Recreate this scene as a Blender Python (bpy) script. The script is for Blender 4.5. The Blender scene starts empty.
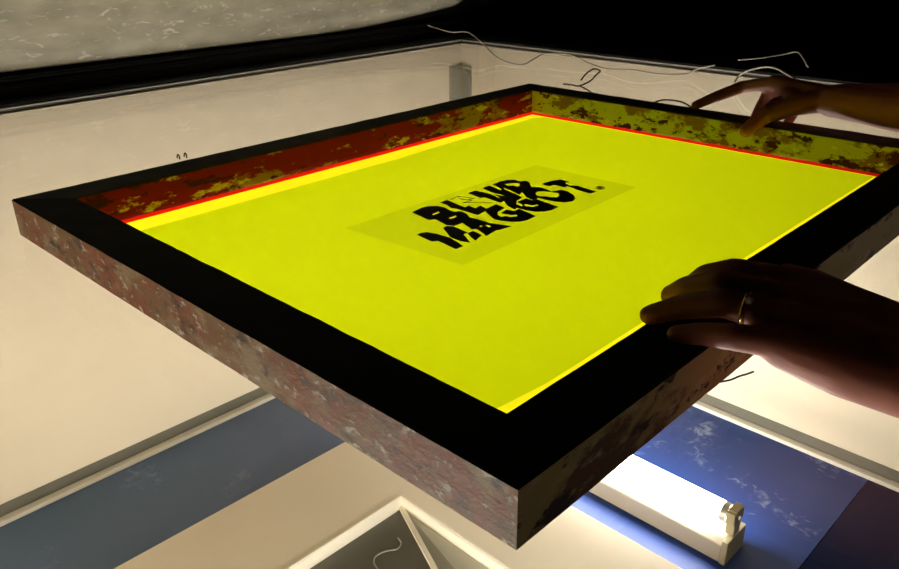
import bpy, bmesh, math, random
from mathutils import Vector, Matrix, noise
random.seed(7)
S = bpy.context.scene
COL = S.collection
# ------------------------------------------------------------------ camera
F_PX, CX, CY = 790.5527, 449.5, 284.5
CAM_POS = Vector((-.2454, -.1943, .2925))
A, B, G = -.7980, 1.1433, -.0149
def cam_rot(a, b, c):
    ca, sa, cb, sb, cc, sc = math.cos(a), math.sin(a), math.cos(b), math.sin(b), math.cos(c), math.sin(c)
    Rz = Matrix(((ca, -sa, 0), (sa, ca, 0), (0, 0, 1)))
    Rx = Matrix(((1, 0, 0), (0, cb, -sb), (0, sb, cb)))
    Ry = Matrix(((cc, -sc, 0), (sc, cc, 0), (0, 0, 1)))
    return Rz @ Rx @ Ry
M = cam_rot(A, B, G)
cd = bpy.data.cameras.new('camera'); cam = bpy.data.objects.new('camera', cd); COL.objects.link(cam)
cam.matrix_world = Matrix.Translation(CAM_POS) @ M.to_4x4()
cd.sensor_width = 36; cd.lens = F_PX / 899 * 36; cd.clip_start = .01; cd.clip_end = 50
S.camera = cam
def at(u, v, z=None, x=None, y=None):
    """the point of the photograph's pixel on a given world plane"""
    d = M @ Vector(((u - CX) / F_PX, -(v - CY) / F_PX, -1))
    if z is not None: s = (z - CAM_POS.z) / d.z
    elif x is not None: s = (x - CAM_POS.x) / d.x
    else: s = (y - CAM_POS.y) / d.y
    return CAM_POS + s * d
# ------------------------------------------------------------------ world and exposure
w = bpy.data.worlds.new('dark_room_world'); S.world = w; w.use_nodes = True
w.node_tree.nodes['Background'].inputs[0].default_value = (.02, .02, .022, 1)
w.node_tree.nodes['Background'].inputs[1].default_value = .0
S.view_settings.view_transform = 'Standard'; S.view_settings.look = 'None'
S.view_settings.gamma = 1; S.view_settings.use_curve_mapping = False
S.view_settings.exposure = 0.07
TUBE_POWER = 46.0
ADDED_TUBE_POWER = 47.0

# ------------------------------------------------------------------ node helpers
def mat(name):
    m = bpy.data.materials.new(name); m.use_nodes = True
    nt = m.node_tree
    return m, nt, nt.nodes['Principled BSDF'], nt.nodes['Material Output']
def nd(nt, t, **k):
    n = nt.nodes.new(t)
    for a, b in k.items():
        if a.startswith('i_'):
            n.inputs[a[2:].replace('_', ' ')].default_value = b
        else: setattr(n, a, b)
    return n
def setp(b, col=None, rough=None, metal=None, spec=None):
    if col is not None: b.inputs['Base Color'].default_value = (*col, 1)
    if rough is not None: b.inputs['Roughness'].default_value = rough
    if metal is not None: b.inputs['Metallic'].default_value = metal
    if spec is not None: b.inputs['Specular IOR Level'].default_value = spec
def simple(name, col, rough=.6, metal=0, spec=.5, var=0, scale=12, bump=0):
    m, nt, b, o = mat(name); setp(b, col, rough, metal, spec)
    if var or bump:
        tc = nd(nt, 'ShaderNodeTexCoord'); n = nd(nt, 'ShaderNodeTexNoise'); n.inputs['Scale'].default_value = scale
        n.inputs['Detail'].default_value = 6
        nt.links.new(tc.outputs['Object'], n.inputs['Vector'])
        if var:
            r = nd(nt, 'ShaderNodeValToRGB'); r.color_ramp.elements[0].position = .3; r.color_ramp.elements[1].position = .7
            r.color_ramp.elements[0].color = (*[c * (1 - var) for c in col], 1); r.color_ramp.elements[1].color = (*[min(1, c * (1 + var)) for c in col], 1)
            nt.links.new(n.outputs[0], r.inputs[0]); nt.links.new(r.outputs[0], b.inputs['Base Color'])
        if bump:
            bp = nd(nt, 'ShaderNodeBump'); bp.inputs['Strength'].default_value = bump; bp.inputs['Distance'].default_value = .002
            nt.links.new(n.outputs[0], bp.inputs['Height']); nt.links.new(bp.outputs[0], b.inputs['Normal'])
    return m
def patches(name, base, layers, rough=.55, stretch=(1, 1, 1), bump=.4, spec=.4):
    """base colour with patches of other colours; layer = (colour, noise scale, threshold, softness, seed)"""
    m, nt, b, o = mat(name); setp(b, base, rough, spec=spec)
    tc = nd(nt, 'ShaderNodeTexCoord'); mp = nd(nt, 'ShaderNodeMapping'); mp.inputs['Scale'].default_value = stretch
    nt.links.new(tc.outputs['Object'], mp.inputs['Vector'])
    prev = None; last = None
    for (col, sc, th, soft, seed) in layers:
        n = nd(nt, 'ShaderNodeTexNoise'); n.noise_dimensions = '4D'; n.inputs['W'].default_value = seed
        n.inputs['Scale'].default_value = sc; n.inputs['Detail'].default_value = 8; n.inputs['Roughness'].default_value = .65
        nt.links.new(mp.outputs[0], n.inputs['Vector'])
        r = nd(nt, 'ShaderNodeMapRange'); r.inputs['From Min'].default_value = th; r.inputs['From Max'].default_value = th + soft
        nt.links.new(n.outputs[0], r.inputs['Value'])
        mx = nd(nt, 'ShaderNodeMix'); mx.data_type = 'RGBA'
        nt.links.new(r.outputs[0], mx.inputs[0])
        if prev is None: mx.inputs[6].default_value = (*base, 1)
        else: nt.links.new(prev, mx.inputs[6])
        mx.inputs[7].default_value = (*col, 1); prev = mx.outputs[2]; last = n
    nt.links.new(prev, b.inputs['Base Color'])
    bp = nd(nt, 'ShaderNodeBump'); bp.inputs['Strength'].default_value = bump; bp.inputs['Distance'].default_value = .0015
    nt.links.new(last.outputs[0], bp.inputs['Height']); nt.links.new(bp.outputs[0], b.inputs['Normal'])
    return m
def translucent(name, col, gloss=.04, rough=.3, var=.0, scale=3, diffuse=.25, fwd=None, fmix=.0):
    m, nt, b, o = mat(name); nt.nodes.remove(b)
    t = nd(nt, 'ShaderNodeBsdfTranslucent'); t.inputs[0].default_value = (*col, 1)
    d = nd(nt, 'ShaderNodeBsdfDiffuse'); d.inputs[0].default_value = (*[c * diffuse for c in col], 1)
    g = nd(nt, 'ShaderNodeBsdfGlossy'); g.inputs['Roughness'].default_value = rough
    a = nd(nt, 'ShaderNodeAddShader'); mx = nd(nt, 'ShaderNodeMixShader'); mx.inputs[0].default_value = gloss
    if var:
        tc = nd(nt, 'ShaderNodeTexCoord'); n = nd(nt, 'ShaderNodeTexNoise'); n.inputs['Scale'].default_value = scale; n.inputs['Detail'].default_value = 5
        nt.links.new(tc.outputs['Object'], n.inputs['Vector'])
        r = nd(nt, 'ShaderNodeValToRGB'); r.color_ramp.elements[0].position = .3; r.color_ramp.elements[1].position = .7
        r.color_ramp.elements[0].color = (*[c * (1 - var) for c in col], 1); r.color_ramp.elements[1].color = (*col, 1)
        nt.links.new(n.outputs[0], r.inputs[0]); nt.links.new(r.outputs[0], t.inputs[0])
    nt.links.new(t.outputs[0], a.inputs[0]); nt.links.new(d.outputs[0], a.inputs[1])
    res = a.outputs[0]
    if fwd:
        rf = nd(nt, 'ShaderNodeBsdfRefraction'); rf.inputs['Color'].default_value = (*fwd, 1); rf.inputs['Roughness'].default_value = 1.0; rf.inputs['IOR'].default_value = 1.12
        m2 = nd(nt, 'ShaderNodeMixShader'); m2.inputs[0].default_value = fmix
        nt.links.new(res, m2.inputs[1]); nt.links.new(rf.outputs[0], m2.inputs[2]); res = m2.outputs[0]
    nt.links.new(res, mx.inputs[1]); nt.links.new(g.outputs[0], mx.inputs[2]); nt.links.new(mx.outputs[0], o.inputs[0])
    return m
def glass(name, tint=(1, 1, 1), amount=1.0):
    """thin pane: transparent with a Schlick mirror, same from both sides"""
    m, nt, b, o = mat(name); nt.nodes.remove(b)
    ge = nd(nt, 'ShaderNodeNewGeometry'); dt = nd(nt, 'ShaderNodeVectorMath', operation='DOT_PRODUCT')
    nt.links.new(ge.outputs['Normal'], dt.inputs[0]); nt.links.new(ge.outputs['Incoming'], dt.inputs[1])
    ab = nd(nt, 'ShaderNodeMath', operation='ABSOLUTE'); nt.links.new(dt.outputs['Value'], ab.inputs[0])
    om = nd(nt, 'ShaderNodeMath', operation='SUBTRACT'); om.inputs[0].default_value = 1; nt.links.new(ab.outputs[0], om.inputs[1])
    pw = nd(nt, 'ShaderNodeMath', operation='POWER'); pw.inputs[1].default_value = 5; nt.links.new(om.outputs[0], pw.inputs[0])
    ma = nd(nt, 'ShaderNodeMath', operation='MULTIPLY_ADD'); ma.inputs[1].default_value = .96 * amount; ma.inputs[2].default_value = .04 * amount
    nt.links.new(pw.outputs[0], ma.inputs[0])
    t = nd(nt, 'ShaderNodeBsdfTransparent'); t.inputs[0].default_value = (*tint, 1)
    g = nd(nt, 'ShaderNodeBsdfGlossy'); g.inputs['Roughness'].default_value = 0.02
    mx = nd(nt, 'ShaderNodeMixShader'); nt.links.new(ma.outputs[0], mx.inputs[0])
    nt.links.new(t.outputs[0], mx.inputs[1]); nt.links.new(g.outputs[0], mx.inputs[2]); nt.links.new(mx.outputs[0], o.inputs[0])
    return m
def emitter(name, col, strength):
    m, nt, b, o = mat(name); nt.nodes.remove(b)
    e = nd(nt, 'ShaderNodeEmission'); e.inputs[0].default_value = (*col, 1); e.inputs[1].default_value = strength
    nt.links.new(e.outputs[0], o.inputs[0]); return m

# ------------------------------------------------------------------ materials
M_wall = simple('cream_liner_paint', (.80, .69, .525), .5, spec=.3, var=.02, scale=4)
M_strip = simple('white_corner_strip', (.88, .82, .70), .45)
M_gap_shade = simple('grey_gap_shade', (.15, .14, .105), .7)  # shade of the gap at the wall foot, as a colour
M_black = simple('black_steel', (.012, .012, .012), .45, spec=.4)
M_rubber = simple('black_rubber', (.010, .010, .010), .6, spec=.25)
M_seal_edge = simple('worn_rubber_edge', (.30, .28, .24), .6)
M_tray = simple('cream_tray_paint', (.80, .69, .54), .45, var=.02, scale=6)
M_lip = simple('white_tray_lip', (.88, .80, .66), .45)
M_plate = simple('dark_grey_plate', (.105, .096, .076), .35, var=.12, scale=5)
M_plate2 = simple('pale_grey_green_plate', (.42, .40, .32), .5)
M_plate3 = simple('grey_brown_plate', (.26, .235, .18), .5)
M_room = simple('black_room_paint', (.010, .010, .010), .9, spec=.1)
M_roomfloor = simple('dark_concrete', (.02, .019, .018), .8, spec=.2, var=.3, scale=5)
M_housing = simple('grey_cream_enamel', (.48, .43, .35), .4)
M_cap = simple('aged_plastic', (.42, .36, .22), .45)
M_tube = emitter('lit_fluorescent_glass', (1, .95, .86), TUBE_POWER)
M_tube_added = emitter('added_fluorescent_glass', (1, .95, .86), ADDED_TUBE_POWER)  # tubes of the two added, unseen battens
M_glass = glass('table_glass', (.99, 1, .99), .7)
M_wire = simple('grey_cord', (.42, .38, .30), .5)
M_wirew = simple('white_cord', (.8, .76, .68), .5)
M_wireb = simple('black_cord', (.015, .013, .012), .5)
def blue_board(name, ca_, cb_, scuff=.6, spec_=.22):
    m, nt, b, o = mat(name)
    tc = nd(nt, 'ShaderNodeTexCoord')
    n = nd(nt, 'ShaderNodeTexNoise'); n.inputs['Scale'].default_value = 3; n.inputs['Detail'].default_value = 5
    nt.links.new(tc.outputs['Object'], n.inputs['Vector'])
    r = nd(nt, 'ShaderNodeValToRGB'); r.color_ramp.elements[0].position = .3; r.color_ramp.elements[1].position = .7
    r.color_ramp.elements[0].color = (*ca_, 1); r.color_ramp.elements[1].color = (*cb_, 1)
    nt.links.new(n.outputs[0], r.inputs[0])
    # chalky scuffs, in clusters
    s = nd(nt, 'ShaderNodeTexNoise'); s.inputs['Scale'].default_value = 38; s.inputs['Detail'].default_value = 9; s.inputs['Roughness'].default_value = .7
    s.inputs['Distortion'].default_value = .8
    c = nd(nt, 'ShaderNodeTexNoise'); c.inputs['Scale'].default_value = 5.5; c.inputs['Detail'].default_value = 2
    nt.links.new(tc.outputs['Object'], s.inputs['Vector']); nt.links.new(tc.outputs['Object'], c.inputs['Vector'])
    a = nd(nt, 'ShaderNodeMath', operation='MULTIPLY'); nt.links.new(s.outputs[0], a.inputs[0]); nt.links.new(c.outputs[0], a.inputs[1])
    q = nd(nt, 'ShaderNodeMapRange'); q.inputs['From Min'].default_value = .335; q.inputs['From Max'].default_value = .46; q.inputs['To Max'].default_value = scuff
    nt.links.new(a.outputs[0], q.inputs['Value'])
    mx = nd(nt, 'ShaderNodeMix'); mx.data_type = 'RGBA'; nt.links.new(q.outputs[0], mx.inputs[0]); nt.links.new(r.outputs[0], mx.inputs[6])
    mx.inputs[7].default_value = (.42, .50, .66, 1); nt.links.new(mx.outputs[2], b.inputs['Base Color'])
    b.inputs['Roughness'].default_value = .42; b.inputs['Specular IOR Level'].default_value = .22
    b.inputs['Specular IOR Level'].default_value = spec_
    return m
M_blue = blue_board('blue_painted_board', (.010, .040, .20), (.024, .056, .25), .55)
M_blue_left = blue_board('grey_blue_board', (.085, .150, .25), (.115, .155, .29), .25)  # greyer blue for the left board
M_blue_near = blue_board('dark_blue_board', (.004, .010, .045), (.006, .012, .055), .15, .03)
def blanket_mat():
    m, nt, b, o = mat('dusty_grey_rubber_blanket')
    tc = nd(nt, 'ShaderNodeTexCoord'); mp = nd(nt, 'ShaderNodeMapping'); mp.inputs['Scale'].default_value = (1, 1, 2.6)
    nt.links.new(tc.outputs['Object'], mp.inputs[0])
    n = nd(nt, 'ShaderNodeTexNoise'); n.inputs['Scale'].default_value = 9; n.inputs['Detail'].default_value = 8
    nt.links.new(mp.outputs[0], n.inputs['Vector'])
    r = nd(nt, 'ShaderNodeValToRGB'); r.color_ramp.elements[0].position = .35; r.color_ramp.elements[1].position = .65
    r.color_ramp.elements[0].color = (.40, .365, .27, 1); r.color_ramp.elements[1].color = (.58, .54, .42, 1)
    nt.links.new(n.outputs[0], r.inputs[0])
    s = nd(nt, 'ShaderNodeTexNoise'); s.inputs['Scale'].default_value = 34; s.inputs['Detail'].default_value = 3; s.inputs['Distortion'].default_value = 1.0
    nt.links.new(mp.outputs[0], s.inputs['Vector'])
    q = nd(nt, 'ShaderNodeMapRange'); q.inputs['From Min'].default_value = .60; q.inputs['From Max'].default_value = .70; q.inputs['To Max'].default_value = .9
    nt.links.new(s.outputs[0], q.inputs['Value'])
    mx = nd(nt, 'ShaderNodeMix'); mx.data_type = 'RGBA'; nt.links.new(q.outputs[0], mx.inputs[0]); nt.links.new(r.outputs[0], mx.inputs[6])
    mx.inputs[7].default_value = (.8, .77, .66, 1); nt.links.new(mx.outputs[2], b.inputs['Base Color'])
    b.inputs['Roughness'].default_value = .5
    bp = nd(nt, 'ShaderNodeBump'); bp.inputs['Strength'].default_value = .5; bp.inputs['Distance'].default_value = .004
    nt.links.new(n.outputs[0], bp.inputs['Height']); nt.links.new(bp.outputs[0], b.inputs['Normal'])
    return m
M_blanket = blanket_mat()
M_topblack = simple('unlit_black_wood', (.012, .010, .008), .75, spec=.15, var=.3, scale=40)  # near rail tops get no light; that darkness is put into the colour
M_railtop_far = simple('dark_brown_wood', (.060, .048, .026), .7, spec=.2, var=.4, scale=30)  # darker brown for the tops of the far rails
M_rail_nl = patches('scuffed_brown_wood_face', (.17, .078, .022), [((.20, .050, .014), 12, .48, .08, 3.1), ((.27, .185, .10), 34, .50, .12, 8.7), ((.035, .014, .008), 48, .53, .10, 5.5), ((.52, .46, .38), 110, .56, .08, 1.2)], stretch=(1, .6, 1), bump=1.0)
M_rail_nr = patches('olive_tan_wood_face', (.46, .36, .13), [((.16, .07, .025), 13, .52, .05, 2.2), ((.56, .46, .22), 36, .54, .08, 4.4), ((.030, .010, .006), 30, .57, .03, 9.1)], stretch=(.6, 1, 1.2), bump=1.0)
M_in_fl = patches('red_ink_stained_face', (.17, .004, .003), [((.24, .16, .015), 10, .52, .03, 6.3), ((.50, .42, .02), 30, .56, .04, 7.9), ((.045, .006, .004), 40, .56, .04, 2.6)], stretch=(.6, 1, 1.6), spec=.08)
M_in_fr = patches('olive_ink_stained_face', (.50, .50, .06), [((.24, .13, .02), 26, .50, .05, 1.6), ((.07, .010, .005), 38, .54, .03, 3.3), ((.62, .62, .12), 70, .58, .06, 7.1)], stretch=(1, .7, 1.3), spec=.12)
M_in_dark = simple('dark_inner_wood', (.05, .03, .015), .7)
M_bottom = simple('raw_wood_underside', (.16, .12, .08), .7)
M_mesh = translucent('bare_yellow_mesh', (.70, .60, .006), diffuse=.35)
M_emul = translucent('green_emulsion', (.375, .435, .001), gloss=.02, rough=.25, var=.05, scale=4, diffuse=.30, fwd=None, fmix=0)
M_glue = translucent('red_glue', (.75, .012, .002), diffuse=.5)
M_ink = simple('opaque_black_print', (.004, .004, .003), .5, spec=.2)
M_skin_d = simple('skin', (.33, .105, .075), .55, var=.06, scale=60, bump=.25)
bs = M_skin_d.node_tree.nodes['Principled BSDF']
bs.inputs['Subsurface Weight'].default_value = .2; bs.inputs['Subsurface Radius'].default_value = (.012, .004, .002); bs.inputs['Subsurface Scale'].default_value = 1
M_nail = simple('nail', (.62, .36, .28), .3)
M_gold = simple('gold', (.83, .55, .18), .22, metal=1)
M_stone = simple('clear_stone', (.9, .9, .9), .05, spec=1)
M_shirt = simple('black_cotton', (.012, .012, .013), .9, spec=.1)
M_jeans = simple('dark_denim', (.02, .025, .04), .9, spec=.1)
M_hair = simple('dark_hair', (.02, .012, .008), .6)
def film_mat():
    m, nt, b, o = mat('clear_artwork_film'); nt.nodes.remove(b)
    t = nd(nt, 'ShaderNodeBsdfTransparent'); t.inputs[0].default_value = (.86, .86, .86, 1)
    g = nd(nt, 'ShaderNodeBsdfGlossy'); g.inputs['Roughness'].default_value = .2
    mx = nd(nt, 'ShaderNodeMixShader'); mx.inputs[0].default_value = .015
    nt.links.new(t.outputs[0], mx.inputs[1]); nt.links.new(g.outputs[0], mx.inputs[2]); nt.links.new(mx.outputs[0], o.inputs[0]); return m
M_film = film_mat()

# ------------------------------------------------------------------ object helpers
def tag(o, label=None, cat=None, group=None, kind=None):
    if label: o['label'] = label
    if cat: o['category'] = cat
    if group: o['group'] = group
    if kind: o['kind'] = kind
    return o
def empty(name, loc, rz=0, **k):
    o = bpy.data.objects.new(name, None); COL.objects.link(o); o.location = loc; o.rotation_euler = (0, 0, rz)
    o.empty_display_size = .05
    return tag(o, **k)
def obj(name, bm, mats, parent=None, smooth=False, offset=None):
    """links a bmesh; geometry is given in world-like coordinates, offset = parent's base to subtract"""
    if offset is not None: bmesh.ops.translate(bm, verts=bm.verts, vec=-Vector(offset))
    me = bpy.data.meshes.new(name); bm.to_mesh(me); bm.free()
    for m in (mats if isinstance(mats, (list, tuple)) else [mats]): me.materials.append(m)
    if smooth:
        for p in me.polygons: p.use_smooth = True
    o = bpy.data.objects.new(name, me); COL.objects.link(o)
    if parent: o.parent = parent
    return o
def add_box(bm, lo, hi, bevel=0, mi=0):
    vs = [bm.verts.new((x, y, z)) for x in (lo[0], hi[0]) for y in (lo[1], hi[1]) for z in (lo[2], hi[2])]
    fs = [bm.faces.new([vs[i] for i in f]) for f in ((0, 1, 3, 2), (4, 6, 7, 5), (0, 4, 5, 1), (2, 3, 7, 6), (0, 2, 6, 4), (1, 5, 7, 3))]
    for f in fs: f.material_index = mi
    if bevel:
        es = set(e for f in fs for e in f.edges)
        bmesh.ops.bevel(bm, geom=list(es), offset=bevel, segments=2, affect='EDGES', profile=.6)
def box(lo, hi, bevel=0):
    bm = bmesh.new(); add_box(bm, lo, hi, bevel); return bm
def add_prism(bm, poly, z0, z1, mi=0):
    a = [bm.verts.new((p[0], p[1], z0)) for p in poly]; b = [bm.verts.new((p[0], p[1], z1)) for p in poly]
    n = len(poly); fs = [bm.faces.new(a[::-1]), bm.faces.new(b)]
    for i in range(n): fs.append(bm.faces.new((a[i], a[(i + 1) % n], b[(i + 1) % n], b[i])))
    for f in fs: f.material_index = mi
    bmesh.ops.recalc_face_normals(bm, faces=fs)
def catmull(pts, n=8):
    P = [Vector(p) for p in pts]; P = [P[0] * 2 - P[1]] + P + [P[-1] * 2 - P[-2]]; out = []
    for i in range(1, len(P) - 2):
        for k in range(n):
            t = k / n; a, b, c, d = P[i - 1:i + 3]
            out.append(.5 * ((2 * b) + (c - a) * t + (2 * a - 5 * b + 4 * c - d) * t * t + (3 * b - a - 3 * c + d) * t ** 3))
    out.append(P[-2]); return out
def add_tube(bm, pts, r, seg=8, radii=None, caps=True):
    rings = []; up = Vector((0, 0, 1))
    for i, p in enumerate(pts):
        t = (pts[min(i + 1, len(pts) - 1)] - pts[max(i - 1, 0)]).normalized()
        a = t.cross(up)
        if a.length < 1e-3: a = t.cross(Vector((1, 0, 0)))
        a.normalize(); b = t.cross(a)
        rr = radii[i] if radii else r
        rings.append([bm.verts.new(p + rr * (a * math.cos(q) + b * math.sin(q))) for q in [2 * math.pi * k / seg for k in range(seg)]])
    for r0, r1 in zip(rings, rings[1:]):
        for k in range(seg): bm.faces.new((r0[k], r0[(k + 1) % seg], r1[(k + 1) % seg], r1[k]))
    if caps: bm.faces.new(rings[0][::-1]); bm.faces.new(rings[-1])
    bmesh.ops.recalc_face_normals(bm, faces=bm.faces)
def cord(name, pts, r, m, label, cat='cable', group=None):
    pp = catmull(pts); bm = bmesh.new(); add_tube(bm, pp, r)
    base = Vector((pp[0].x, pp[0].y, pp[0].z))
    o = obj(name, bm, m, smooth=True, offset=base); o.location = base
    return tag(o, label, cat, group)

# ------------------------------------------------------------------ the room (dark)
ZF = -.98
def struct(name, lo, hi, m):
    o = obj(name, box(lo, hi), m); o['kind'] = 'structure'; return o
X0, X1, Y0, Y1, ZC = -2.6, 3.6, -2.8, 3.4, 1.7
struct('floor', (X0, Y0, ZF - .1), (X1, Y1, ZF), M_roomfloor)
struct('ceiling', (X0, Y0, ZC), (X1, Y1, ZC + .1), M_room)
struct('wall_left', (X0, Y1, ZF), (X1, Y1 + .1, ZC), M_room)
struct('wall_back', (X1, Y0, ZF), (X1 + .1, Y1, ZC), M_room)
struct('wall_right', (X0, Y0 - .1, ZF), (X1, Y0, ZC), M_room)
struct('wall_front', (X0 - .1, Y0, ZF), (X0, Y1, ZC), M_room)

# ------------------------------------------------------------------ the exposure table
YAW = -.0124
BX0, BX1, BY0, BY1 = -.42, 1.3949, -.33, 1.3799
ZB = -.8186
BASE = Vector((0, 0, ZF))
unit = empty('exposure_table', BASE, YAW, label='large cream-lined black screen exposure table with blue floor board, glass top and raised lid', cat='exposure table')
def up(name, bm, m, parent=None, **k):
    return obj(name, bm, m, parent or unit, offset=BASE, **k)
T = .05
# outer black casing, four sides
for (lo, hi) in (((BX0 - T, BY1 + .012, ZB - .04), (BX1 + T, BY1 + T, -.001)), ((BX1 + .012, BY0 - T, ZB - .04), (BX1 + T, BY1 + .0115, -.001)),
                 ((BX0 - T, BY0 - T, ZB - .04), (BX1 + .0115, BY0 - .012, -.001)), ((BX0 - T, BY0 - .0115, ZB - .04), (BX0 - .012, BY1 + .0115, -.001))):
    up('side_panel', box(lo, hi), M_black)
# liners, cream except the near one
gap = .0
zl0, zl1 = ZB + .036, -.0085
up('liner_panel', box((BX0, BY1, zl0), (BX1, BY1 + .0115, zl1)), M_wall)
up('liner_panel', box((BX1, BY0, zl0), (BX1 + .0115, BY1, zl1)), M_wall)
up('liner_panel', box((BX0, BY0 - .0115, zl0), (BX1, BY0, zl1)), M_black)  # unseen near liner, made black to cut the bounced light
up('liner_panel', box((BX0 - .0115, BY0, zl0), (BX0, BY1, zl1)), M_wall)
# second, lower liner sheets stopping short of the far corner
zs = -.075
# grey band painted as the shadow gap under the liners + white strip along the floor edge
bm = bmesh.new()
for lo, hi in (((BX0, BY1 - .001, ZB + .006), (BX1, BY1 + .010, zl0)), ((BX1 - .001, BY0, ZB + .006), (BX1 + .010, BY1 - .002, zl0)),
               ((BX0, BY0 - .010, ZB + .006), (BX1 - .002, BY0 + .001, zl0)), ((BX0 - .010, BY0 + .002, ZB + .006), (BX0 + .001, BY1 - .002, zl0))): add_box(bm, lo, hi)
up('floor_gap_shade', bm, M_gap_shade)
for lo, hi in (((BX0 + .003, BY1 - .022, ZB), (BX1 - .003, BY1 - .002, ZB + .010)), ((BX1 - .022, BY0 + .003, ZB), (BX1 - .002, BY1 - .0225, ZB + .010)),
               ((BX0 + .003, BY0 + .002, ZB), (BX1 - .0225, BY0 + .022, ZB + .010)), ((BX0 + .002, BY0 + .0225, ZB), (BX0 + .022, BY1 - .0225, ZB + .010))):
    up('corner_strip', box(lo, hi, .002), M_strip)
# blue floor boards with a joint
YJ = .140
up('floor_board', box((BX0, YJ + .0012, ZB - .02), (.8588, BY1, ZB - .0002)), M_blue_left)['label'] = 'grey blue board'
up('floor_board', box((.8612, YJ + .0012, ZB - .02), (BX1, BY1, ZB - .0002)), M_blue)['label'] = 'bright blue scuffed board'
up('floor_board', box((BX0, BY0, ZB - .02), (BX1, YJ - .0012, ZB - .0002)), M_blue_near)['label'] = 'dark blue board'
up('base_plate', box((BX0 - .01, BY0 - .01, ZB - .04), (BX1 + .01, BY1 + .01, ZB - .021)), M_black)
# grey strip in the far corner, its colour stands in for the gap's shadow
bm = bmesh.new()
add_prism(bm, [(BX1 - .0005, BY1 - .0005), (BX1 - .050, BY1 - .0005), (BX1 - .046, BY1 - .006), (BX1 - .008, BY1 - .010), (BX1 - .006, BY1 - .034), (BX1 - .0005, BY1 - .040)], zl0, -.066)
up('corner_shade_strip', bm, simple('grey_corner_shade', (.24, .22, .16), .6))
# glass
up('glass_top', box((BX0 + .001, BY0 + .001, -.007), (BX1 - .001, BY1 - .001, -.0008)), M_glass)
# black rim with rubber seal round the glass
for i, (lo, hi) in enumerate((((BX0 - T, BY1 + .001, 0), (BX1 + T, BY1 + T + .02, .007)), ((BX1 + .001, BY0 - T, 0), (BX1 + T + .02, BY1 + .0005, .007)),
               ((BX0 - T, BY0 - T, 0), (BX1 + .0005, BY0 - .001, .007)), ((BX0 - T, BY0 - .0005, 0), (BX0 - .001, BY1 + .0005, .007)))):
    up('rim', box(lo, hi, .0015), M_black)
for lo, hi in (((BX0, BY1 - .0035, -.0007), (BX1, BY1 + .0005, .0022)), ((BX1 - .0035, BY0, -.0007), (BX1 + .0005, BY1 - .004, .0022))):
    up('glass_trim', box(lo, hi, .0006), M_seal_edge)
# legs
for x in (BX0, BX1):
    for y in (BY0, BY1):
        sx = -.04 if x < 0 else -.02; sy = -.04 if y < 0 else -.02
        up('leg', box((x + sx, y + sy, ZF), (x + sx + .06, y + sy + .06, ZB - .0405)), M_black)
# lid, hinged behind the far left side, standing open
lid = empty('lid', (0, 0, 0)); lid.parent = unit
YL = BY1 + T + .03
LX0, LX1, LZ0, LZ1 = BX0, 1.60, .006, 1.25
tilt = .05
def lp(x, t, d=0):   # point on the lid plane, t up the lid, d towards the table
    return Vector((x, YL + t * math.sin(tilt) - d * math.cos(tilt), LZ0 + t * math.cos(tilt) - d * math.sin(tilt)))
def lid_box(x0, x1, t0, t1, d0, d1):
    bm = bmesh.new(); vs = [bm.verts.new(lp(x, t, d)) for x in (x0, x1) for t in (t0, t1) for d in (d0, d1)]
    fs = [bm.faces.new([vs[i] for i in f]) for f in ((0, 1, 3, 2), (4, 6, 7, 5), (0, 4, 5, 1), (2, 3, 7, 6), (0, 2, 6, 4), (1, 5, 7, 3))]
    bmesh.ops.bevel(bm, geom=bm.edges[:], offset=.003, segments=2, affect='EDGES'); bmesh.ops.recalc_face_normals(bm, faces=bm.faces); return bm
LW = .045
for a in ((LX0, LX1, 0, .030, 0, .03), (LX0, LX1, LZ1 - LW, LZ1, 0, .03), (LX0, LX0 + LW, .031, LZ1 - LW - .001, 0, .03), (LX1 - LW, LX1, .031, LZ1 - LW - .001, 0, .03)):
    up('lid_rail', lid_box(*a), M_black, lid)
up('lid_panel', lid_box(LX0 + .01, LX1 - .01, .031, LZ1 - .01, -.012, -.001), M_black, lid)
up('lid_seal', lid_box(LX0 + .01, LX1 - .06, .0305, .040, .004, .026), M_rubber, lid)
# pale bead along the seal, its worn edge and glint put into the colour
bm = bmesh.new(); add_tube(bm, [lp(x, .022, .031) for x in (LX0 + .02, .4, .9, LX1 - .1)], .0012, 6)
up('seal_glint_bead', bm, simple('worn_glint_bead', (.06, .055, .05), .4), lid)
# the sagging blanket : lower outline follows its drooping corner
bm = bmesh.new(); nx, nt_ = 110, 50; grid = []
low = [(LX0 + .03, .046), (.27, .047), (.95, .044), (1.10, .048), (1.24, .058), (1.36, .068), (1.46, .078), (1.50, .100), (1.515, .15), (1.52, .25)]
def lowt(x):
    for (a, ta), (b, tb) in zip(low, low[1:]):
        if a <= x <= b: return ta + (tb - ta) * (x - a) / (b - a)
    return low[-1][1]
for i in range(nx + 1):
    u = i / nx; x = LX0 + .03 + (1.52 - LX0 - .03) * (1 - (1 - u) ** 1.4); row = []
    for j in range(nt_ + 1):
        v = (j / nt_) ** 1.3; t = lowt(x) + (LZ1 - LW - .01 - lowt(x)) * v
        edge = min(1, (t - lowt(x)) / .03, (1.522 - x) / .05)
        d = .004 + .022 * math.sqrt(max(0, edge)) + .010 * noise.noise(Vector((x * 3, t * 6, 1))) * max(0, edge)
        row.append(bm.verts.new(lp(x, t, d)))
    grid.append(row)
for i in range(nx):
    for j in range(nt_): bm.faces.new((grid[i][j], grid[i + 1][j], grid[i + 1][j + 1], grid[i][j + 1]))
rb = up('rubber_blanket', bm, M_blanket, lid, smooth=True)
so = rb.modifiers.new('thickness', 'SOLIDIFY'); so.thickness = .003; so.offset = 0

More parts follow.
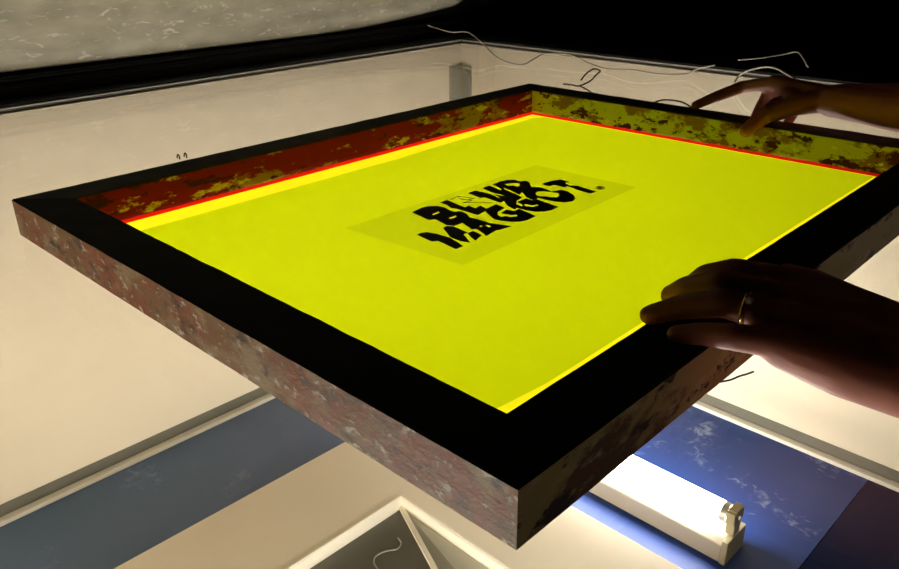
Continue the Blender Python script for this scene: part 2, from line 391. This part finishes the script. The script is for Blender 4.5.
# ------------------------------------------------------------------ flanged tray on the floor boards
SH = .055
ZT = ZB + SH
def tz(u, v): return at(u, v, z=ZT)
ca, sa = math.cos(-YAW), math.sin(-YAW)
def loc(p): return Vector((ca * p.x - sa * p.y, sa * p.x + ca * p.y, p.z))
cR = loc(tz(637, 543)); cL = loc(tz(230, 505)); cO = loc(tz(401, 497))
TX1, TY1 = cR.x, cL.y; OX1, OY1 = cO.x, cO.y
TX0, TY0 = -.10, .06; OX0, OY0 = TX0 + (TX1 - OX1), TY0 + (TY1 - OY1)
tb = Vector((0, 0, ZB))
tray = empty('flanged_tray', tb, YAW, label='wide cream flanged tray with a square sunken opening, lying on the blue floor board', cat='tray')
def tp(name, bm, m, **k): return obj(name, bm, m, tray, offset=tb, **k)
bm = bmesh.new()
add_box(bm, (TX0, OY1, ZT - .003), (TX1, TY1, ZT)); add_box(bm, (TX0, TY0, ZT - .003), (TX1, OY0, ZT))
add_box(bm, (TX0, OY0 + .0001, ZT - .003), (OX0, OY1 - .0001, ZT)); add_box(bm, (OX1, OY0 + .0001, ZT - .003), (TX1, OY1 - .0001, ZT))
for lo, hi in (((TX0, TY1 - .003, ZB), (TX1, TY1, ZT - .003)), ((TX0, TY0, ZB), (TX1, TY0 + .003, ZT - .003)), ((TX0, TY0 + .003, ZB), (TX0 + .003, TY1 - .003, ZT - .003)), ((TX1 - .003, TY0 + .003, ZB), (TX1, TY1 - .003, ZT - .003))): add_box(bm, lo, hi)
tp('flange', bm, M_tray)
LD = .030
for lo, hi in (((OX0, OY1, ZT - LD), (OX1, OY1 + .004, ZT + .002)), ((OX0, OY0 - .004, ZT - LD), (OX1, OY0, ZT + .002)), ((OX0 - .004, OY0 - .004, ZT - LD), (OX0, OY1 + .004, ZT + .002)), ((OX1, OY0 - .004, ZT - LD), (OX1 + .004, OY1 + .004, ZT + .002))):
    tp('lip', box(lo, hi, .0008), M_lip)
zi = ZT - LD
tp('bottom_plate', box((OX0, OY0, zi - .004), (OX1, OY1, zi)), M_plate)
def ti(u, v): p = loc(at(u, v, z=zi + .002)); return (p.x, p.y)
def clampo(p): return (min(p[0], OX1 - .001), min(p[1], OY1 - .001))
# pale sheets in the right of the opening and the bar beside them
def line_from(u, v, u2, v2, L):
    a = Vector(ti(u, v)); b = Vector(ti(u2, v2)); return a, a + (b - a).normalized() * L
a, b_ = line_from(402, 508, 437, 569, .30); c, d_ = line_from(407, 512, 455, 569, .30)
bm = bmesh.new(); add_prism(bm, [clampo(a), clampo(b_), clampo(d_), clampo(c)], zi + .0003, zi + .0015); tp('inner_sheet', bm, M_plate3)
e, f_ = line_from(411, 514, 500, 569, .34)
bm = bmesh.new(); add_prism(bm, [clampo(c), clampo(d_), clampo((OX1 - .001, d_.y)), clampo((OX1 - .001, e.y))], zi + .0003, zi + .0015); tp('inner_sheet', bm, M_plate2)
a, b_ = line_from(401, 508, 434, 569, .32); dv = (b_ - a).normalized(); nv = Vector((-dv.y, dv.x)) * .005
bm = bmesh.new(); add_prism(bm, [a - nv, b_ - nv, b_ + nv, a + nv], zi + .0018, zi + .008); tp('cross_bar', bm, M_lip)
def tix(u, v): p = at(u, v, z=zi + .0015); return p
cord('curled_thread', [tix(*q) for q in ((398, 538), (401, 543), (397, 549), (386, 551), (376, 556), (374, 563), (379, 571), (381, 580))], .0016, simple('pale_thread', (.30, .29, .24), .6), 'pale curled thread lying on the dark grey bottom of the cream tray', 'thread')

# ------------------------------------------------------------------ fluorescent battens
def batten(x, y0, y1, label, mt=M_tube, z0=ZB, turn=0):
    b0 = Vector((x, y0, z0)); r = empty('fluorescent_batten', b0, YAW + turn, label=label, cat='lamp', group=None)
    L = y1 - y0
    def bo(name, bm, m, parent=r, **k): return obj(name, bm, m, parent, **k)
    bm = bmesh.new()   # housing section, a trapezoid spine
    prof = [(-.036, 0), (.036, 0), (.036, .040), (.024, .052), (-.024, .052), (-.036, .040)]
    a = [bm.verts.new((p[0], .012, p[1])) for p in prof]; c = [bm.verts.new((p[0], L - .012, p[1])) for p in prof]
    bm.faces.new(a); bm.faces.new(c[::-1])
    for i in range(6): bm.faces.new((a[i], c[i], c[(i + 1) % 6], a[(i + 1) % 6]))
    bmesh.ops.recalc_face_normals(bm, faces=bm.faces); bmesh.ops.bevel(bm, geom=bm.edges[:], offset=.0015, segments=2, affect='EDGES')
    bo('housing', bm, M_housing)
    for s, yy in ((0, 0), (1, L - .012)):
        cap = bo('end_cap', box((-.038, yy, 0), (.038, yy + .012, .054), .002), M_cap)
        bm = bmesh.new()   # lamp holder with its notched head
        y_a, y_b = (yy + .002, yy + .020) if s == 0 else (yy - .008, yy + .010)
        add_box(bm, (-.013, y_a, .0545), (.013, y_b, .110), .002)
        add_box(bm, (-.020, y_a, .082), (-.0135, y_b, .108), .002); add_box(bm, (.0135, y_a, .082), (.020, y_b, .108), .002)
        h = bo('lamp_holder', bm, M_cap)
        bm = bmesh.new(); yk = y_a - .004 if s == 0 else y_b + .004
        add_tube(bm, [Vector((0, yk, .092)), Vector((0, (y_a if s == 0 else y_b), .092))], .004, 10); bo('contact_pin', bm, simple('pale_plastic', (.8, .8, .8), .4), h)
    bm = bmesh.new(); ys = [.0205, .040, .0405, L - .0410, L - .0405, L - .0215]
    add_tube(bm, [Vector((0, y, .090)) for y in ys], .019, 24, radii=[.0185, .0185, .019, .019, .0185, .0185])
    tube = bo('tube', bm, mt, smooth=False)
    for y in (.0205, L - .0345):
        bm = bmesh.new(); add_tube(bm, [Vector((0, y, .090)), Vector((0, y + .013, .090))], .0195, 24); bo('tube_collar', bm, simple('grey_metal_collar', (.55, .52, .46), .35, .6), tube)
    return r
batten(.962, .232, 1.06, 'lit fluorescent batten lamp lying on the blue floor board beside the cream tray')
batten(-.26, .02, .98, 'added unseen fluorescent batten lamp on the blue floor board, near side of the cream tray', M_tube_added)  # extra batten out of view, added to brighten the walls
batten(.61, .175, .175 + .50, 'added unseen lit fluorescent batten lamp resting crosswise on the flange of the cream tray', M_tube_added, ZT + .0003, math.pi / 2)  # another unseen batten, put in to brighten the coated mesh

# ------------------------------------------------------------------ the printing screen
PW, PL, RW, TH = .8500, .6760, .0475, .040
HH = .0002
oc = {'B': (0, 0), 'D': (PW, 0), 'C': (PW, PL - .003), 'A': (0, PL)}
ic = {'B': (RW, RW), 'D': (PW - RW, RW), 'C': (PW - RW + .002, PL - RW + .002), 'A': (RW, PL - RW)}
screen = empty('printing_screen', (0, 0, 0), 0, label='large worn wooden screen printing frame with glowing yellow green coated mesh, lying on the glass', cat='screen printing frame')
def rail(c0, c1, mats, seed, fat=.0006):
    o0, o1, i0, i1 = (Vector(oc[c0]), Vector(oc[c1]), Vector(ic[c0]), Vector(ic[c1]))
    bm = bmesh.new(); n = 140; bv = .0014; bb = .0004; rings = []
    # (t across 0 outer..1 inner, z, edge offset)
    sec = [(0, HH + bb), (0, HH + TH * .33), (0, HH + TH * .66), (0, HH + TH - bv), (bv / RW, HH + TH), (.33, HH + TH), (.66, HH + TH), (1 - bv / RW, HH + TH), (1, HH + TH - bv), (1, HH + TH * .5), (1, HH + bb), (1 - bb / RW, HH), (bb / RW, HH)]
    for k in range(n + 1):
        s = k / n; o = o0.lerp(o1, s); i = i0.lerp(i1, s); ring = []
        for q, (t, z) in enumerate(sec):
            p = o.lerp(i, t); w_ = noise.noise(Vector((s * 9, q * .7, seed))) * fat * .8 + noise.noise(Vector((s * 70, q * 1.9, seed + 5))) * fat * .45
            endk = min(1, s * 12, (1 - s) * 12)
            dr = (i - o).normalized() * w_ * endk
            zz = z + (noise.noise(Vector((s * 22, q * 1.3, seed + 9))) * fat * .9 * endk if 0 < q < 11 else 0)
            if q in (0, 12): zz = max(HH, z)
            ring.append(bm.verts.new((p.x + dr.x, p.y + dr.y, zz)))
        rings.append(ring)
    m_ = len(sec)
    for r0, r1 in zip(rings, rings[1:]):
        for q in range(m_):
            f = bm.faces.new((r0[q], r0[(q + 1) % m_], r1[(q + 1) % m_], r1[q]))
            f.material_index = 0 if q in (0, 1, 2) else (1 if q in (3, 4, 5, 6, 7) else (2 if q in (8, 9) else 3))
            f.smooth = False
    bm.faces.new(rings[0][::-1]).material_index = 1; bm.faces.new(rings[-1]).material_index = 1
    bmesh.ops.recalc_face_normals(bm, faces=bm.faces)
    return obj('rail', bm, mats, screen)
r1 = rail('A', 'B', [M_rail_nl, M_topblack, M_in_dark, M_bottom], 1); r1['label'] = 'scuffed red brown near rail'
r2 = rail('B', 'D', [M_rail_nr, M_topblack, M_in_dark, M_bottom], 2); r2['label'] = 'olive tan near rail'
r3 = rail('D', 'C', [M_rail_nr, M_railtop_far, M_in_fr, M_bottom], 3); r3['label'] = 'far rail with olive ink patches'
r4 = rail('C', 'A', [M_rail_nl, M_railtop_far, M_in_fl, M_bottom], 4); r4['label'] = 'far rail with dark red ink stain'
# mesh: bare border + coated middle, coplanar
ZM = .0012
mi = [(RW + .001, RW + .001), (PW - RW - .003, RW + .001), (PW - RW - .003, PL - RW - .004), (RW + .001, PL - RW - .004)]
em = [(.078, .0945), (.095, .0915), (.140, .0872), (.45, .0875), (.797, .0865), (.797, .60), (.776, .6075), (.60, .5995), (.45, .592), (.25, .5915), (.075, .590)]
def flat(name, outer, inner, m, z, parent=screen):
    cu = bpy.data.curves.new('tmp', 'CURVE'); cu.dimensions = '2D'; cu.fill_mode = 'BOTH'
    for poly in [outer] + inner:
        sp = cu.splines.new('POLY'); sp.points.add(len(poly) - 1); sp.use_cyclic_u = True
        for p, q in zip(sp.points, poly): p.co = (q[0], q[1], 0, 1)
    t = bpy.data.objects.new('tmp', cu); COL.objects.link(t)
    dg = bpy.context.evaluated_depsgraph_get(); me = bpy.data.meshes.new_from_object(t.evaluated_get(dg)); me.name = name
    bpy.data.objects.remove(t); bpy.data.curves.remove(cu)
    me.transform(Matrix.Translation((0, 0, z))); me.materials.clear(); me.materials.append(m)
    o = bpy.data.objects.new(name, me); COL.objects.link(o); o.parent = parent
    return o
flat('mesh_fabric', mi, [em], M_mesh, ZM)['label'] = 'bare bright yellow mesh border'
flat('emulsion_coating', em, [], M_emul, ZM)['label'] = 'yellow green light-sensitive coating'
# red glue fillet round the inside foot of the rails
bm = bmesh.new()
inn = [ic['B'], ic['D'], ic['C'], ic['A']]; cen = Vector((PW / 2, PL / 2))
mm = mi
for k in range(4):
    p0, p1 = Vector(inn[k]), Vector(inn[(k + 1) % 4]); q0, q1 = Vector(mm[k]), Vector(mm[(k + 1) % 4])
    n = 40; prev = None
    for s in range(n + 1):
        t = s / n; a = p0.lerp(p1, t); c = q0.lerp(q1, t); inw = (c - a); a2 = a + inw * .25
        zt = .0046 + .0010 * noise.noise(Vector((t * 18, k * 3, 2)))
        cur = (bm.verts.new((a2.x, a2.y, zt)), bm.verts.new((c.x, c.y, ZM)))
        if prev: bm.faces.new((prev[0], cur[0], cur[1], prev[1]))
        prev = cur
bmesh.ops.recalc_face_normals(bm, faces=bm.faces)
obj('glue_line', bm, M_glue, screen)['label'] = 'bright red glue line'

# ------------------------------------------------------------------ artwork film with its lettering
def zm(u, v): p = at(u, v, z=ZM + .0008); return (p.x, p.y)
fl = [zm(345, 228), zm(463, 265), zm(636, 187), zm(536, 165)]
fc = (.41, .356)
film = empty('artwork_film', (fc[0], fc[1], ZM), 0, label='clear film with black distorted lettering lying in the middle of the coated mesh', cat='film')
def rel(ps): return [(p[0] - fc[0], p[1] - fc[1]) for p in ps]
flat('film_sheet', rel(fl), [], M_film, .0006, film)
ZO = {'A': (405, 195, 9.486), 'B': (450, 175, 9.486), 'C': (480, 170, 9.486), 'D': (545, 170, 9.486), 'E': (400, 170, 4.086), 'F': (380, 160, 5.992)}
def poly(s):
    out = []
    for part in s.split('|'):
        k = part.strip()[0]; ox, oy, sc = ZO[k]
        for pr in part.strip()[1:].split():
            x, y = pr.split(','); out.append(zm(ox + float(x) / sc, oy + float(y) / sc))
    return rel(out)
LET = [
 ('A65,168 105,148 160,122 225,108 310,105 380,122 430,150 470,163 510,155 550,162 590,185 612,215|B260,420 330,440 380,458 470,470 585,490 500,515 450,530|E400,245 350,272|B330,570 250,515 210,522 115,458 40,488|A395,290 285,233 225,243',
  ['A255,187 318,160 330,170 268,194', 'A415,222 480,198 490,210 430,231', 'B278,488 292,482 306,488 292,497', 'B335,480 350,474 392,490 370,500']),
 ('A360,318 395,296 467,302 600,362 555,375 622,458 520,440 430,405', []),
 ('A588,370 640,345 690,362|E335,268 308,290 292,278', []),
 ('A110,380 150,362 205,355 300,370 430,408 555,488 480,518 310,438 255,447', []),
 ('A330,75 400,50 555,115|B140,310 175,292 240,318 290,292 344,322|C150,328 238,362 165,402 168,430 205,450 240,438 290,450 355,440 345,427 290,430 195,414 252,378 325,392 370,370 530,440 450,480 380,493 300,495 200,485 130,470 62,410|B335,348 260,385 160,352 60,322|A440,130 390,95', []),
 ('C20,175 90,150 195,194 208,186 115,140 190,110 260,95 330,95 385,110 435,103 470,120 485,165 560,165|D0,178 60,205 100,200 150,188 215,205 270,240 290,275 265,300 190,310 100,305 0,283|C548,266 538,280|C664,325|D130,352 60,385 0,397|C530,400 430,385 350,362 330,380 262,345 232,305 225,285 120,232 240,250 248,262 222,244 110,215',
  ['C230,137 300,128 370,128 377,150 355,162 320,150 270,153', 'C228,172 300,203 372,238 400,212 440,262 505,290 435,272 350,305 345,325 395,348 405,338 380,320 345,300 400,262 375,246 300,215 225,182', 'C415,333 440,325 500,340 540,328 556,338 500,353 440,347', 'C525,225 545,208 600,204|D55,214 120,222 137,243 110,262 55,260 0,250|C575,252 540,245']),
 ('B168,175 240,150 385,183 450,215 530,240 480,268 330,215 290,222', []),
 ('D-32,132 60,105 150,92 238,118 190,125 235,150 310,152 490,208 430,228 300,190 215,155 185,168 90,145 50,155 0,150', []),
]
first = None
for out, holes in LET:
    hs = [poly(h) for h in holes]
    flat('lettering', poly(out), hs, M_ink, .0012, film)
# faint outlined letter and the small registered mark
bm = bmesh.new(); M_faint = simple('thin_dark_outline', (.12, .11, .01), .6)
def strip(s, wd=.0007):
    P = [Vector((*q, .0013)) for q in poly(s)]
    add_tube(bm, P, wd * .5, 4)
strip('B5,238 70,205 150,215 235,225'); strip('B235,225 170,235 210,245 120,268 235,262 400,268'); strip('B70,205 100,232 170,240')
obj('letter_outline', bm, M_faint, film)
bm = bmesh.new(); ctr = Vector((*rel([zm(600.3, 188.2)])[0], .0013))
add_tube(bm, [ctr + Vector((.0052 * math.cos(a), .0052 * math.sin(a), 0)) for a in [i * math.pi / 12 for i in range(25)]], .0005, 4)
# the R inside, reading along the lettering
rx = Vector((1, -.0, 0)); ang = math.radians(0)
def rr(x, y): return ctr + Vector((x * .0052, y * .0052, 0))
for seg in (((-.35, -.5), (-.35, .5)), ((-.35, .5), (.2, .5), (.35, .28), (.2, .05), (-.35, .05)), ((0, .05), (.38, -.5))):
    add_tube(bm, [rr(*q) for q in seg], .0005, 4)
obj('registered_mark', bm, M_faint, film)

# ------------------------------------------------------------------ cords hanging over the far rim
def P3(u, v, z): return at(u, v, z=z)
def hang(u, v, h, up_=0):    # the point over glass seen at pixel (u, v) and height h
    return at(u, v, z=h)
cord('power_cord', [at(u, v, z=h) for u, v, h in ((428, 25, .052), (433, 27, .046), (451, 32, .040), (467, 32, .044), (479, 40, .036), (498, 58, .008), (520, 65, .0025), (534, 59, .010), (545, 54, .016), (570, 55, .018), (588, 63, .010), (607, 69, .005), (632, 70, .012), (658, 74, .008), (685, 74, .006), (697, 69, .016), (715, 65, .03))],
     .0016, M_wire, 'long thin grey cord draped from the lid corner over the far rim of the table')
cord('power_cord', [at(u, v, z=h) for u, v, h in ((734, 83, .006), (740, 75, .02), (750, 70, .035), (764, 67, .045), (775, 68, .05), (785, 73, .05), (795, 80, .045), (805, 92, .03))],
     .0018, M_wire, 'grey cord arching up behind the pointing hand at the far rail')
cord('power_cord', [at(u, v, z=h) for u, v, h in ((738, 60, .09), (760, 58, .095), (785, 54, .10), (797, 52, .105), (803, 58, .10), (808, 67, .09))],
     .0010, M_wire, 'dim thin cord in the dark above the pointing hand')
cord('looped_wire', [at(u, v, z=h) for u, v, h in ((563, 84, .004), (572, 85, .003), (579, 86, .003), (590, 81, .008), (596, 75, .014), (600, 71, .018), (594, 69, .020), (587, 73, .016), (581, 80, .008))],
     .0016, M_wireb, 'black looped wire on the glass just beyond the far corner of the frame')
cord('looped_wire', [at(u, v, z=h) for u, v, h in ((579, 86, .005), (584, 88, .004), (592, 93, .0025), (600, 98, .0025))],
     .0015, M_wireb, 'short black wire end on the glass, close behind the far rail')
cord('looped_wire', [at(u, v, z=h) for u, v, h in ((655, 102, .003), (664, 100, .006), (677, 101, .008), (686, 104, .005), (694, 110, .003))],
     .0016, M_wireb, 'black wire bump on the glass beside the pointing fingertip')
cord('wood_splinter', [at(u, v, z=h) for u, v, h in ((720, 382, .002), (730, 380, .003), (740, 376, .0045), (747, 374, .006), (754, 371.5, .008))],
     .0007, M_wireb, 'thin dark splinter sticking out from under the near rail by the ringed hand', 'splinter')
for u, v in ((178, 158), (185, 156.5)):
    c = at(u, v, z=TH); bm = bmesh.new()
    add_tube(bm, catmull([c + Vector(q) for q in ((0, -.004, -.001), (.0005, -.003, .003), (.001, .002, .0035), (.001, .004, -.001))], 4), .0009, 6)
    obj('staple', bm, M_black, screen)

# ------------------------------------------------------------------ the person
def add_caps(bm, a, b, ra, rb, seg=16):
    a, b = Vector(a), Vector(b); d = b - a; L = d.length
    if L < 1e-6: return
    q = Vector((0, 0, 1)).rotation_difference(d.normalized()).to_matrix()
    rings = []; N = 5
    prof = [(-ra * math.cos(k * math.pi / 2 / N), ra * math.sin(k * math.pi / 2 / N)) for k in range(1, N + 1)]
    prof += [(L + rb * math.sin(k * math.pi / 2 / N), rb * math.cos(k * math.pi / 2 / N)) for k in range(0, N)]
    for z, r in prof: rings.append([bm.verts.new(a + q @ Vector((r * math.cos(t), r * math.sin(t), z))) for t in [2 * math.pi * i / seg for i in range(seg)]])
    for r0, r1 in zip(rings, rings[1:]):
        for k in range(seg): bm.faces.new((r0[k], r0[(k + 1) % seg], r1[(k + 1) % seg], r1[k]))
    p = bm.verts.new(a + q @ Vector((0, 0, -ra))); t = bm.verts.new(a + q @ Vector((0, 0, L + rb)))
    for k in range(seg): bm.faces.new((rings[0][(k + 1) % seg], rings[0][k], p)); bm.faces.new((rings[-1][k], rings[-1][(k + 1) % seg], t))
def chain(bm, pts, rs):
    for i in range(len(pts) - 1): add_caps(bm, pts[i], pts[i + 1], rs[i], rs[i + 1])
def blob(bm, c, r, sc=(1, 1, 1)):
    g = bmesh.ops.create_uvsphere(bm, u_segments=20, v_segments=14, radius=r)
    for v in g['verts']: v.co = Vector((v.co.x * sc[0], v.co.y * sc[1], v.co.z * sc[2])) + Vector(c)
def remeshed(name, bm, vox, m, parent, off, smooth_n=3, fac=.5):
    bmesh.ops.translate(bm, verts=bm.verts, vec=-Vector(off))
    me = bpy.data.meshes.new('tmp'); bm.to_mesh(me); bm.free()
    t = bpy.data.objects.new('tmp', me); COL.objects.link(t)
    r = t.modifiers.new('r', 'REMESH'); r.mode = 'VOXEL'; r.voxel_size = vox; r.use_smooth_shade = True
    s = t.modifiers.new('s', 'SMOOTH'); s.factor = fac; s.iterations = smooth_n
    dg = bpy.context.evaluated_depsgraph_get(); m2 = bpy.data.meshes.new_from_object(t.evaluated_get(dg)); m2.name = name
    bpy.data.objects.remove(t); m2.materials.clear(); m2.materials.append(m)
    for p in m2.polygons: p.use_smooth = True
    o = bpy.data.objects.new(name, m2); COL.objects.link(o); o.parent = parent; return o
def hand(bm, W, fingers, thumb, pr=.0135):
    """W: (wrist thumb-side, wrist little-side); fingers: lists of 4 joints, index first"""
    for k, (J, r) in enumerate(fingers):
        chain(bm, J, [r * 1.12, r * 1.04, r * .92, r * .74])
        base = Vector(W[0]).lerp(Vector(W[1]), k / 3)
        add_caps(bm, base, J[0], pr * 1.15, r * 1.28)
        mid = base.lerp(Vector(J[0]), .5)
    for k in range(3):
        a, b = Vector(fingers[k][0][0]), Vector(fingers[k + 1][0][0]); add_caps(bm, a - Vector((0, 0, .003)), b - Vector((0, 0, .003)), .0095, .0095)
        c0 = Vector(W[0]).lerp(Vector(W[1]), k / 3); c1 = Vector(W[0]).lerp(Vector(W[1]), (k + 1) / 3)
        add_caps(bm, (a + c0) / 2, (b + c1) / 2, .0135, .0135); add_caps(bm, c0, c1, .0155, .0155)
    J, r = thumb; chain(bm, J, [.0165, r * 1.2, r, r * .78])
PB = Vector((.50, -.62, ZF))
person = empty('person', PB, 0, label='person in a dark t-shirt leaning over the glass, both hands pressing on the wooden frame', cat='person')
bm = bmesh.new()
# left hand (ringed), across the near rail
def px(*q): return [at(u, v, z=z) for u, v, z in q]
LF = [(px((800, 284, .066), (735, 272, .068), (706, 276, .060), (692, 284, .0495)), .0098),
      (px((792, 300, .067), (722, 285, .070), (688, 288, .060), (670, 295, .0495)), .0098),
      (px((790, 320, .066), (722, 303, .067), (680, 307, .057), (649, 315, .0475)), .0095),
      (px((787, 345, .059), (735, 337, .059), (703, 334, .053), (676, 334, .0478)), .0086)]
LT = ([(.268, -.090, .052), (.298, -.056, .050), (.314, -.020, .051), (.318, .002, .0510)], .0105)
LWr = ((.254, -.115, .060), (.208, -.115, .054))
hand(bm, LWr, LF, LT)
for k in range(3):
    add_caps(bm, LF[k][0][0].lerp(LF[k][0][1], .38) - Vector((0, 0, .002)), LF[k + 1][0][0].lerp(LF[k + 1][0][1], .38) - Vector((0, 0, .002)), .0088, .0084)
chain(bm, [(.196, -.046, .056), (.199, -.080, .053), (.206, -.115, .051)], [.0135, .0165, .018])
chain(bm, [(.280, -.060, .052), (.268, -.090, .052), (.255, -.115, .055)], [.0165, .0190, .020])
chain(bm, [(.249, -.112, .058), (.246, -.20, .068), (.262, -.30, .092)], [.023, .026, .032])
chain(bm, [(.212, -.112, .054), (.214, -.20, .064), (.238, -.30, .090)], [.020, .026, .032])
chain(bm, [(.233, -.112, .057), (.232, -.20, .066), (.246, -.32, .095)], [.023, .034, .042])
chain(bm, [(.246, -.32, .095), (.28, -.40, .22), (.31, -.44, .36)], [.043, .047, .052])
# right hand, gripping the far rail: first finger along the top, thumb on the inner face
RF = [(px((774, 83, .082), (742, 87, .070), (715, 97, .058), (695, 105.5, .0480)), .0088),
      ([(.893, .252, .080), (.902, .276, .062), (.892, .282, .038), (.872, .280, .026)], .0094),
      ([(.908, .238, .076), (.917, .258, .056), (.905, .264, .034), (.882, .262, .022)], .0090),
      ([(.920, .222, .068), (.926, .240, .048), (.915, .244, .030), (.895, .244, .020)], .0078)]
RT = ([(.868, .190, .070), (.842, .214, .065), (.812, .240, .052), (.7890, .252, .034)], .0120)
RWr = ((.866, .170, .072), (.906, .166, .068))
hand(bm, RWr, RF, RT)
chain(bm, [(.842, .214, .065), (.872, .236, .070), (.893, .250, .066)], [.013, .014, .014])
chain(bm, [(.812, .238, .054), (.850, .240, .060)], [.0115, .012])
chain(bm, [(.866, .176, .071), (.862, .09, .072), (.858, .0, .088)], [.020, .026, .034])
chain(bm, [(.904, .170, .068), (.892, .09, .070), (.878, .0, .088)], [.020, .026, .034])
chain(bm, [(.885, .174, .070), (.876, .09, .073), (.864, -.02, .095), (.852, -.10, .13)], [.022, .032, .040, .043])
chain(bm, [(.852, -.10, .13), (.80, -.26, .25), (.74, -.38, .37)], [.044, .048, .054])
# trunk, neck, head, legs
chain(bm, [(.31, -.44, .36), (.42, -.45, .385), (.63, -.43, .385), (.74, -.38, .37)], [.052, .070, .070, .054])
for dx in (-.09, -.03, .03, .09):
    chain(bm, [(.52 + dx, -.45, .33), (.51 + dx, -.53, .14), (.50 + dx, -.60, -.02), (.50 + dx, -.62, -.10)], [.095, .088, .080, .088])
chain(bm, [(.53, -.44, .38), (.535, -.39, .47), (.54, -.36, .53)], [.058, .054, .056])
blob(bm, (.54, -.325, .60), .082, (.92, 1.08, 1.18)); blob(bm, (.54, -.285, .555), .050, (.95, 1, 1))
add_caps(bm, (.54, -.235, .605), (.54, -.215, .580), .008, .013); blob(bm, (.54, -.232, .552), .014, (1.6, .6, .5))
for s in (-1, 1):
    blob(bm, (.54 + s * .080, -.335, .592), .022, (.35, .7, 1.2)); blob(bm, (.54 + s * .030, -.250, .612), .014, (1.2, .6, .7))
    chain(bm, [(.50 + s * .095, -.62, -.10), (.50 + s * .11, -.60, -.52), (.50 + s * .11, -.63, -.90)], [.088, .060, .042])
    chain(bm, [(.50 + s * .11, -.64, -.945), (.50 + s * .125, -.52, -.950)], [.034, .030])
body = remeshed('body', bm, .0026, M_skin_d, person, PB, 4, .5)
# shirt, trousers, shoes, hair
bm = bmesh.new()
chain(bm, [(.31, -.44, .36), (.42, -.45, .385), (.63, -.43, .385), (.74, -.38, .37)], [.064, .080, .080, .066])
chain(bm, [(.29, -.415, .26), (.31, -.44, .36)], [.062, .066]); chain(bm, [(.785, -.29, .285), (.74, -.38, .37)], [.064, .067])
for dx in (-.09, -.03, .03, .09): chain(bm, [(.52 + dx, -.45, .33), (.51 + dx, -.53, .14), (.50 + dx, -.61, -.04)], [.106, .100, .096])
remeshed('t_shirt', bm, .006, M_shirt, person, PB, 4)
bm = bmesh.new()
for dx in (-.09, 0, .09): chain(bm, [(.50 + dx, -.61, -.03), (.50 + dx, -.62, -.12)], [.090, .100])
for s in (-1, 1): chain(bm, [(.50 + s * .095, -.62, -.12), (.50 + s * .11, -.60, -.52), (.50 + s * .11, -.63, -.90)], [.100, .074, .060])
remeshed('trousers', bm, .008, M_jeans, person, PB, 4)
for s in (-1, 1):
    bm = bmesh.new(); chain(bm, [(.50 + s * .11, -.66, -.935), (.50 + s * .125, -.50, -.942)], [.043, .038]); remeshed('shoe', bm, .006, M_black, person, PB, 2)
bm = bmesh.new(); blob(bm, (.54, -.350, .620), .088, (.95, 1.0, 1.12)); remeshed('hair', bm, .006, M_hair, person, PB, 2)
# finger ring on the ring finger of the near hand
def torus(c, ax, R, r, n=32, k=10):
    bm = bmesh.new(); ax = Vector(ax).normalized(); e1 = ax.cross(Vector((0, 0, 1))).normalized(); e2 = ax.cross(e1)
    rings = []
    for i in range(n):
        a = 2 * math.pi * i / n; d = e1 * math.cos(a) + e2 * math.sin(a)
        rings.append([bm.verts.new(Vector(c) + d * (R + r * math.cos(b)) + ax * r * math.sin(b)) for b in [2 * math.pi * j / k for j in range(k)]])
    for i in range(n):
        for j in range(k): bm.faces.new((rings[i][j], rings[(i + 1) % n][j], rings[(i + 1) % n][(j + 1) % k], rings[i][(j + 1) % k]))
    bmesh.ops.recalc_face_normals(bm, faces=bm.faces); return bm
a, b_ = Vector(LF[2][0][0]), Vector(LF[2][0][1]); rc = a.lerp(b_, .64)
ring = obj('finger_ring', torus(rc, b_ - a, .0108, .0015), M_gold, person, smooth=True, offset=PB); ring['label'] = 'gold ring with a pale stone'
bm = bmesh.new(); add_box(bm, rc + Vector((-.0085, -.006, .0075)), rc + Vector((-.0045, -.002, .0115)), .001)
obj('ring_stone', bm, M_stone, ring, offset=PB)
